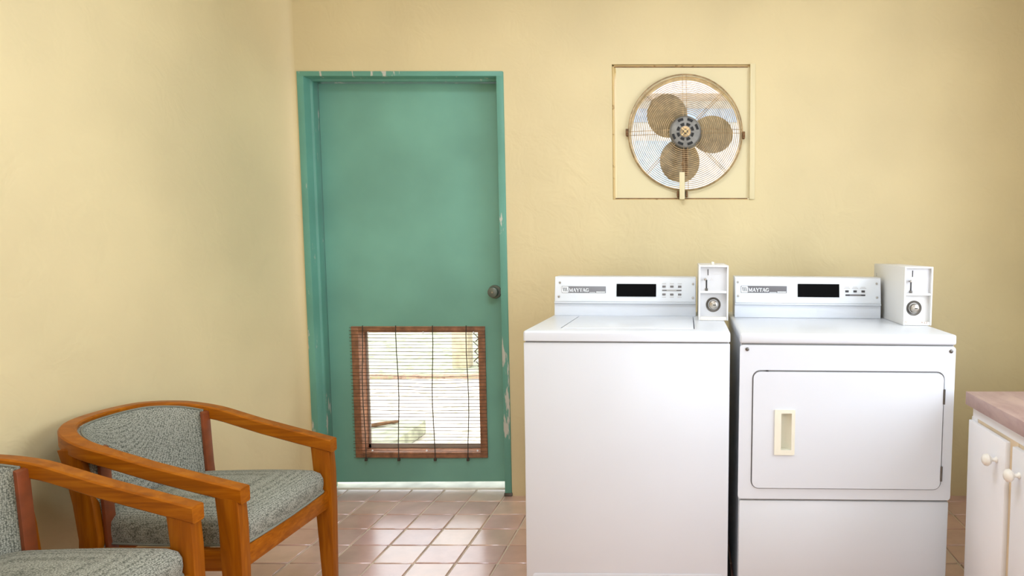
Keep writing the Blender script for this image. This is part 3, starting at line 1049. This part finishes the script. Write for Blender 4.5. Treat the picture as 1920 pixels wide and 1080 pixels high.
MB().ring(rrect(hx0, hx1, hz0, hz1, 0.003, -0.0085, 3), rrect(hx0 + 0.021, hx1 - 0.011, hz0 + 0.016, hz1 - 0.012, 0.002, -0.0085, 3), (0, 0.006, 0)).build('handle', 'cream_plastic', door_o)
hc = MB()       # scooped cup behind the bezel
nn = 8
ca_, cb_ = hx0 + 0.021, hx1 - 0.011
cs = [(ca_ + (cb_ - ca_) * k / nn, -0.004 + 0.026 * math.cos(PI / 2 * k / nn) ** 0.8 if k < nn else -0.004) for k in range(nn + 1)]
z0_, z1_ = hz0 + 0.016, hz1 - 0.012
for k in range(nn):
    (xa, ya), (xb, yb) = cs[k], cs[k + 1]
    hc.faces([(xa, ya, z0_), (xb, yb, z0_), (xb, yb, z1_), (xa, ya, z1_)], [(0, 1, 2, 3)])
    hc.faces([(xa, ya, z0_), (xb, yb, z0_), (xb, -0.004, z0_), (xa, -0.004, z0_)], [(0, 1, 2, 3)])
    hc.faces([(xa, ya, z1_), (xb, yb, z1_), (xb, -0.004, z1_), (xa, -0.004, z1_)], [(0, 1, 2, 3)])
hc.faces([(ca_, 0.022, z0_), (ca_, 0.022, z1_), (ca_, -0.004, z1_), (ca_, -0.004, z0_)], [(0, 1, 2, 3)])
hc.build('handle_cup', 'cream_plastic', door_o)
for zz in (0.713, 0.463):
    hg = MB().tube([(0.3085, -0.004, zz - 0.024), (0.3085, -0.004, zz + 0.024)], 0.0036, 10)
    hg.build('hinge', 'steel_dark', door_o)
MB().box(DL(0.240), DL(0.248), -0.001, 0.004, 0.7895, 0.7925).build('latch', 'black', dryer)
MB().box(-hw + 0.004, hw - 0.002, 0.004, 0.016, 0.03, 0.3675, 0.005).build('lower_panel', 'white_enamel', dryer)
MB().box(-hw + 0.01, hw - 0.006, 0.010, 0.03, 0.366, 0.376).build('panel_gap', 'gap_dark', dryer)
MB().box(-hw + 0.006, hw - 0.006, 0.008, 0.03, 0.8735, 0.878).build('top_gap', 'gap_dark', dryer)
for xx, zz in ((-0.3185, 0.860), (0.3265, 0.8585)):
    screw_at(dryer, xx, 0.0, zz, 0.0062, 'steel_dark')
MB().box(-hw - 0.001, hw + 0.001, -0.003, 0.70, 0.878, 0.911, 0.007, 3).build('top_deck', 'white_enamel', dryer)
panel, fy = console(dryer, -0.327, 0.2335, 0.468, 0.9115, 1.067)
add_badge(panel, DL(0.194), DL(0.370), 1.006, 1.033, fy(1.02), True)
badge_print(panel, DL(0.194), DL(0.370), 1.006, 1.033, fy(1.02) - 0.001)
MB().prism([(DL(0.412), fy(0.992) - 0.003, 0.992), (DL(0.571), fy(0.992) - 0.003, 0.992), (DL(0.571), fy(1.042) - 0.003, 1.042), (DL(0.412), fy(1.042) - 0.003, 1.042)], (0, 0.004, 0)).build('display', 'display_black', panel)
for xx in (0.601, 0.632, 0.663):
    zz = 1.0155
    MB().box(DL(xx) - 0.0065, DL(xx) + 0.0065, fy(zz) - 0.003, fy(zz) + 0.002, zz - 0.0045, zz + 0.0035, 0.001).build('button', 'print_dark', panel)
    MB().box(DL(xx) - 0.012, DL(xx) + 0.012, fy(1.027) - 0.0006, fy(1.027) + 0.001, 1.0262, 1.0282).build('small_print', 'print_pale', panel)
    MB().box(DL(xx) - 0.008, DL(xx) + 0.008, fy(1.031) - 0.0006, fy(1.031) + 0.001, 1.0302, 1.0318).build('small_print', 'print_pale', panel)
MB().box(DL(0.595), DL(0.671), fy(1.0005) - 0.0012, fy(1.0005) + 0.001, 0.9975, 1.0035).build('print_bar', 'print_dark', panel)
MB().box(DL(0.611), DL(0.655), fy(1.0005) - 0.0018, fy(1.0005) + 0.001, 0.9985, 1.0025).build('small_print', 'print_mid', panel)
for xx, zz in ((0.182, 1.047), (0.183, 0.994), (0.715, 1.045), (0.716, 0.992)):
    screw_at(panel, DL(xx), fy(zz), zz)
cbx = coin_box(dryer, DL(0.748), DL(0.848), 0.245, 0.64, 0.9115, 1.118, 1.021, lock_dx=-0.008)
MB().lathe([(0.007, 0.001), (0.007, -0.001), (0.004, -0.0012)], (DL(0.748), 0.60, 1.075), (1, 0, 0), 14).build('side_emblem', 'print_pale', cbx)
MB().box(DL(0.748) - 0.0008, DL(0.748) + 0.001, 0.59, 0.612, 1.058, 1.062).build('small_print', 'print_pale', cbx)

# hose and pipe standing in the slot between the two machines
hs = MB()
hs.tube([(0.142, 2.86, 0.75), (0.141, 2.84, 0.45), (0.143, 2.76, 0.14), (0.143, 2.70, 0.03), (0.143, 2.50, 0.022), (0.142, 2.30, 0.022)], 0.0115, 10)
tag(hs.build('drain_hose', 'hose_rubber'), 'dark drain hose in the narrow slot between washer and dryer', 'hose')

# ------------------------------------------------------------------ cabinet and worktop on the right
cab = empty('base_cabinet', (0.885, 1.0, 0))
tag(cab, 'white painted base cabinet with round knobs at the right edge', 'cabinet')
CL = 1.085       # length along y
MB().box(0.016, 0.70, 0, CL, 0.0, 0.694).build('body', 'cabinet_white', cab)
MB().box(0.0, 0.016, 0, CL, 0.662, 0.694).build('face_rail', 'cabinet_white', cab)
MB().box(0.0, 0.016, 0, CL, 0.0, 0.05).build('face_rail', 'cabinet_white', cab)
for y in (1.075, 0.815, 0.500, 0.19):
    MB().box(0.0, 0.016, y - 0.024, min(y + 0.024, CL), 0.05, 0.662).build('face_stile', 'cabinet_tan' if y < 1.0 else 'cabinet_white', cab)
MB().box(0.002, 0.016, 0.0, CL - 0.03, 0.640, 0.663).build('face_rail', 'cabinet_tan', cab)
for y0, y1, ky in ((0.836, 1.082, 0.885), (0.52, 0.797, 0.752), (0.21, 0.48, 0.28)):
    dr = MB().box(-0.014, 0.001, y0, y1, 0.05, 0.652, 0.002).build('cabinet_door', 'cabinet_white', cab)
    kn = MB().lathe([(0.0075, 0.001), (0.009, -0.002), (0.0055, -0.006), (0.005, -0.014), (0.012, -0.019), (0.0175, -0.026), (0.0165, -0.034), (0.010, -0.040), (0, -0.042)],
                    (-0.014, ky if ky > 0.5 else ky, 0.587), (1, 0, 0), 22).build('knob', 'knob_white', dr)
for zz in (0.60, 0.11):
    MB().box(-0.010, 0.001, 1.081, 1.0855, zz - 0.022, zz + 0.022, 0.001).build('hinge', 'steel_dark', cab)
MB().tube([(0.002, CL + 0.004, 0.66), (-0.004, CL + 0.0045, 0.56), (0.0, CL + 0.004, 0.50)], 0.0025, 6).build('edge_bead', 'cabinet_white', cab)
wt = MB().box(0.868, XR - 0.003, 0.98, 2.105, 0.6945, 0.735, 0.002).build('worktop', 'laminate')
tag(wt, 'mauve brown laminate worktop lying on the white cabinet', 'worktop')


# ------------------------------------------------------------------ armchairs
def rail_pts(n=56):
    """centre line of the bent top rail: (x, y, ztop); x forward, y to the side"""
    HWY = 0.238
    x_f, x_s, x_b = 0.285, -0.075, -0.302
    out = []
    ns = 9
    for k in range(ns):
        u = k / ns
        out.append((x_f + (x_s - x_f) * u, HWY - 0.004 + 0.004 * u))
    m_ = n - 2 * ns
    p = 2.35
    for k in range(m_ + 1):
        a = PI * k / m_ + PI / 2
        c, s = math.cos(a), math.sin(a)
        out.append((x_s + (x_s - x_b) * math.copysign(abs(c) ** (2 / p), c), HWY * math.copysign(abs(s) ** (2 / p), s)))
    for k in range(ns):
        u = (k + 1) / ns
        out.append((x_s + (x_f - x_s) * u, -HWY + 0.004 * u))
    return out


def ztop(x):
    tab = [(-0.33, 0.683), (-0.28, 0.680), (-0.2, 0.664), (-0.09, 0.636), (0.04, 0.595), (0.17, 0.560), (0.285, 0.530)]
    for (a, za), (b, zb) in zip(tab, tab[1:]):
        if x <= b:
            u = max(0, (x - a) / (b - a))
            return za + (zb - za) * u
    return tab[-1][1]


def make_chair():
    root = empty('armchair')
    W_ = 'honey_wood'
    pts = rail_pts()
    # bent rail, rectangular section with eased edges
    m = MB()
    rings = []
    N = len(pts)
    for i, (x, y) in enumerate(pts):
        a, b = pts[max(0, i - 1)], pts[min(N - 1, i + 1)]
        d = Vector((b[0] - a[0], b[1] - a[1], 0)).normalized()
        nrm = Vector((d.y, -d.x, 0))      # right-hand side; outward or inward, symmetric anyway
        zt = ztop(x)
        th = 0.042 + 0.010 * max(0, min(1, (x + 0.05) / 0.3)) * 0.2
        w = 0.0205
        e = 0.004
        sec = [(-w, -th + e), (-w, -e), (-w + e, 0), (w - e, 0), (w, -e), (w, -th + e), (w - e, -th), (-w + e, -th)]
        rings.append([m.bm.verts.new(Vector((x, y, zt)) + nrm * s + Vector((0, 0, q))) for s, q in sec])
    for r0, r1 in zip(rings, rings[1:]):
        for k in range(8):
            m.bm.faces.new((r0[k], r0[(k + 1) % 8], r1[(k + 1) % 8], r1[k]))
    m.bm.faces.new(rings[0][::-1]); m.bm.faces.new(rings[-1])
    m.build('bent_rail', W_, root, 30)
    # front legs carry the arm ends
    for s in (-1, 1):
        yc = s * 0.236
        lg = MB()
        secs = [(0.0, 0.236, 0.274, 0.017), (0.30, 0.224, 0.279, 0.019), (0.42, 0.221, 0.279, 0.0195), (0.505, 0.214, 0.277, 0.019)]
        vr = []
        for z, xa, xb, hy in secs:
            zz = z
            vr.append([lg.bm.verts.new(p) for p in ((xa, yc - hy, zz if z < 0.5 else ztop(xa) - 0.036), (xb, yc - hy, zz if z < 0.5 else ztop(xb) - 0.036),
                                                  (xb, yc + hy, zz if z < 0.5 else ztop(xb) - 0.036), (xa, yc + hy, zz if z < 0.5 else ztop(xa) - 0.036))])
        for a, b in zip(vr, vr[1:]):
            for k in range(4):
                lg.bm.faces.new((a[k], a[(k + 1) % 4], b[(k + 1) % 4], b[k]))
        lg.bm.faces.new(vr[0][::-1]); lg.bm.faces.new(vr[-1])
        es = [e for e in lg.bm.edges if abs((e.verts[0].co - e.verts[1].co).normalized().z) > 0.8]
        bmesh.ops.bevel(lg.bm, geom=es, offset=0.003, segments=2, profile=0.5, affect='EDGES')
        lg.build('leg', 'honey_wood_upright', root)
        # bowed rear legs
        lg = MB()
        prof = [(0.0, -0.262, -0.218), (0.12, -0.214, -0.166), (0.25, -0.186, -0.134), (0.38, -0.178, -0.124), (0.48, -0.188, -0.132), (0.58, -0.206, -0.148), (0.632, -0.220, -0.160)]
        vr = []
        for z, xa, xb in prof:
            yo = s * (0.226 - 0.0 * z)
            vr.append([lg.bm.verts.new(p) for p in ((xa, yo - 0.013, z), (xb, yo - 0.013, z), (xb, yo + 0.013, z), (xa, yo + 0.013, z))])
        for a, b in zip(vr, vr[1:]):
            for k in range(4):
                lg.bm.faces.new((a[k], a[(k + 1) % 4], b[(k + 1) % 4], b[k]))
        lg.bm.faces.new(vr[0][::-1]); lg.bm.faces.new(vr[-1])
        es = [e for e in lg.bm.edges if abs((e.verts[0].co - e.verts[1].co).normalized().z) > 0.8]
        bmesh.ops.bevel(lg.bm, geom=es, offset=0.003, segments=2, profile=0.5, affect='EDGES')
        lg.build('leg', 'honey_wood_upright', root, 30)
    # seat frame
    MB().box(0.236, 0.268, -0.220, 0.220, 0.292, 0.352, 0.003).build('front_rail', W_, root)
    for s in (-1, 1):
        MB().box(-0.16, 0.226, s * 0.228 - 0.012, s * 0.228 + 0.012, 0.292, 0.352, 0.003).build('side_rail', W_, root)
    MB().box(-0.172, -0.146, -0.214, 0.214, 0.292, 0.352, 0.003).build('rear_rail', W_, root)
    # seat cushion
    out = []
    for x, y in ((0.262, 0.214), (-0.120, 0.206)):
        pass
    cx0 = 0.04

    def corner(cx, cy, r, a0, n=6):
        return [(cx + r * math.cos(math.radians(a0 + 90 * k / n)), cy + r * math.sin(math.radians(a0 + 90 * k / n))) for k in range(n + 1)]
    loop = corner(0.232, 0.186, 0.030, 0) + [(0.1, 0.219), (0.0, 0.214)] + corner(-0.112, 0.135, 0.07, 90) + corner(-0.112, -0.135, 0.07, 180) + [(0.0, -0.214), (0.1, -0.219)] + corner(0.232, -0.186, 0.030, 270) + [(0.268, -0.09), (0.270, 0.0), (0.268, 0.09)]
    m = MB()
    lv = [(1.0, 0.354), (1.008, 0.364), (1.022, 0.384), (1.018, 0.402), (0.99, 0.418), (0.93, 0.430), (0.82, 0.440), (0.62, 0.448), (0.35, 0.453)]
    rings = []
    for sc_, z in lv:
        rings.append([m.bm.verts.new((cx0 + (x - cx0) * sc_, y * (sc_ if sc_ <= 1 else 1 + (sc_ - 1) * 0.35), z)) for x, y in loop])
    for a, b in zip(rings, rings[1:]):
        for k in range(len(loop)):
            j = (k + 1) % len(loop)
            m.bm.faces.new((a[k], a[j], b[j], b[k]))
    top = m.bm.verts.new((cx0, 0, 0.455))
    for k in range(len(loop)):
        m.bm.faces.new((rings[-1][k], rings[-1][(k + 1) % len(loop)], top))
    m.bm.faces.new(rings[0][::-1])
    seat = m.build('seat', 'grey_tweed', root, 80)
    MB().tube([(cx0 + (x - cx0) * 1.008, y * 1.004, 0.357) for x, y in loop], 0.0038, 7, True).build('piping', 'grey_piping', seat)
    # curved upholstered back inside the rail
    m = MB()
    arc = [(x, y) for x, y in pts if x < -0.135]
    nz = 9
    front, back = [], []
    L = len(arc)
    for i, (x, y) in enumerate(arc):
        a, b = arc[max(0, i - 1)], arc[min(L - 1, i + 1)]
        d = Vector((b[0] - a[0], b[1] - a[1], 0)).normalized()
        inn = Vector((-d.y, d.x, 0))
        if inn.dot(Vector((0.02 - x, -y, 0))) < 0:
            inn = -inn
        fr_, bk_ = [], []
        zt = ztop(x) - 0.012
        for k in range(nz + 1):
            v = k / nz
            z = 0.335 + (zt - 0.335) * v
            lean = (zt - z) * 0.20 * max(0.0, min(1.0, (-0.10 - x) / 0.16))
            puff = 0.012 * math.sin(PI * v) ** 0.5 * math.sin(PI * (i + 0.5) / L) ** 0.4
            rd = 0.008 * max(0, (abs(v - 0.5) - 0.42) / 0.08)
            base = Vector((x + lean, y * (1 - 0.02 * (1 - v)), z))
            fr_.append(m.bm.verts.new(base + inn * (0.026 + 0.012 + puff - rd)))
            bk_.append(m.bm.verts.new(base + inn * 0.006))
        front.append(fr_); back.append(bk_)
    for i in range(L - 1):
        for k in range(nz):
            m.bm.faces.new((front[i][k], front[i + 1][k], front[i + 1][k + 1], front[i][k + 1]))
            m.bm.faces.new((back[i][k], back[i][k + 1], back[i + 1][k + 1], back[i + 1][k]))
        m.bm.faces.new((front[i][nz], front[i + 1][nz], back[i + 1][nz], back[i][nz]))
        m.bm.faces.new((front[i][0], back[i][0], back[i + 1][0], front[i + 1][0]))
    for i in (0, L - 1):
        for k in range(nz):
            m.bm.faces.new((front[i][k], front[i][k + 1], back[i][k + 1], back[i][k]))
    edge = [tuple(front[0][k].co) for k in range(1, nz + 1)] + [tuple(front[i][nz].co) for i in range(1, L - 1)] + [tuple(front[L - 1][k].co) for k in range(nz, 0, -1)]
    ends = [[tuple(f.co) for f in front[i]] + [tuple(f.co) for f in back[i]][::-1] for i in (0, L - 1)]
    bo = m.build('backrest', 'grey_tweed', root, 60)
    MB().tube(edge, 0.0032, 6).build('piping', 'grey_piping', bo)
    # red-stained edge boards closing the back panel
    for s in (-1, 1):
        bd = MB()
        bd.prism([(-0.122, s * 0.219, 0.33), (-0.112, s * 0.219, 0.33), (-0.122, s * 0.219, ztop(-0.12) - 0.014), (-0.132, s * 0.219, ztop(-0.14) - 0.014)], (0, -s * 0.034, 0), 0.0015)
        bd.build('back_stile', 'red_wood', root)
    return root


chair = make_chair()
chair.location = (-1.50, 2.06, 0)
tag(chair, 'wooden tub armchair with grey tweed seat standing nearest the green door', 'armchair', 'tub armchairs along the left wall')
c2 = copy_tree(chair)
c2.location = (-1.537, 1.463, 0)
tag(c2, 'wooden tub armchair with grey tweed seat, cut off at the lower left corner', 'armchair', 'tub armchairs along the left wall')

# ------------------------------------------------------------------ outdoors, seen through the blind and the fan
g = MB().box(-14, 16, YB + WT, 6.18, -0.3, -0.03).build('ground', 'ground')
tag(g, kind='structure')
g2 = MB().box(-14, 16, 6.32, 26, -0.3, -0.02).build('ground_lawn', 'lawn')
tag(g2, kind='structure')
g3 = MB().box(-14, 16, 6.18, 6.32, -0.3, -0.012).build('ground_verge', 'verge')
tag(g3, kind='structure')
th = MB().box(DX0 - 0.1, DX1 + 0.1, YB + 0.12, YB + WT + 0.35, -0.2, -0.012, 0.004).build('trim_1', 'concrete')
tag(th, kind='structure')

# pale neighbouring house seen only through the fan
hs = empty('house', (1.1, 9.0, 0))
tag(hs, 'pale neighbouring house outside, glimpsed only through the fan guard', 'house')
MB().box(-2.6, 2.6, 0, 3.0, -0.3, 3.05).build('house_wall', 'house_white', hs)
MB().box(-2.62, 2.62, -0.02, 0.0, 2.78, 2.95).build('fascia', 'house_blue', hs)
MB().prism([(-2.9, -0.45, 3.05), (-2.9, 3.3, 3.05), (-2.9, 1.5, 4.1)], (5.8, 0, 0)).build('roof', 'house_roof', hs)
for x in (-1.5, 0.4):
    f_ = MB().box(x - 0.35, x + 0.35, -0.03, 0.0, 1.9, 2.6, 0.004).build('window', 'house_white', hs)
    MB().box(x - 0.29, x + 0.29, -0.035, -0.028, 1.96, 2.54).build('pane', 'house_blue', f_)

# things lying in the yard behind the door
blk = MB().box(-2.02, -1.70, 3.86, 4.36, -0.03, 0.06, 0.012).build('concrete_block', 'mossy_block')
tag(blk, 'mossy grey concrete block on the sandy yard, seen through the blind', 'block')
stk = MB().tube([(-2.06, 4.06, 0.0735), (-1.98, 4.14, 0.0765), (-1.90, 4.22, 0.0755), (-1.84, 4.27, 0.0725)], [0.010, 0.013, 0.012, 0.008], 8).build('stick', 'stick_wood')
tag(stk, 'short brown stick lying on the concrete block behind the blind', 'stick')
pst = empty('fence_post', (-2.25, 6.75, 0))
tag(pst, 'square tan timber post of the yard fence, right side of the door window', 'post')
MB().box(-0.08, 0.08, -0.08, 0.08, -0.02, 1.5, 0.008).build('post_shaft', 'post_wood', pst)
MB().box(-0.1, 0.1, -0.1, 0.1, 1.5, 1.54, 0.006).build('post_cap', 'post_wood', pst)
fen = empty('wire_fence', (-2.155, 6.77, -0.02))
tag(fen, 'diamond wire fence running right from the tan yard post', 'fence')
fm = MB()
for k in range(34):
    x = k * 0.09 - 1.3
    for sg in (-1, 1):
        x0_, x1_ = (x, x + 1.2) if sg > 0 else (x + 1.2, x)
        p0, p1 = Vector((x0_, 0, 0)), Vector((x1_, 0, 1.2))
        pts = [p0.lerp(p1, q / 24) for q in range(25)]
        pts = [p for p in pts if 0.0 <= p.x <= 2.6]
        if len(pts) > 1:
            fm.tube(pts, 0.0055, 4)
fo_ = fm.build('wire_mesh', 'steel_dark', fen)
fo_['kind'] = 'stuff'
MB().tube([(0, 0, 1.2), (2.6, 0, 1.2)], 0.02, 8).build('top_rail', 'steel_dark', fen)
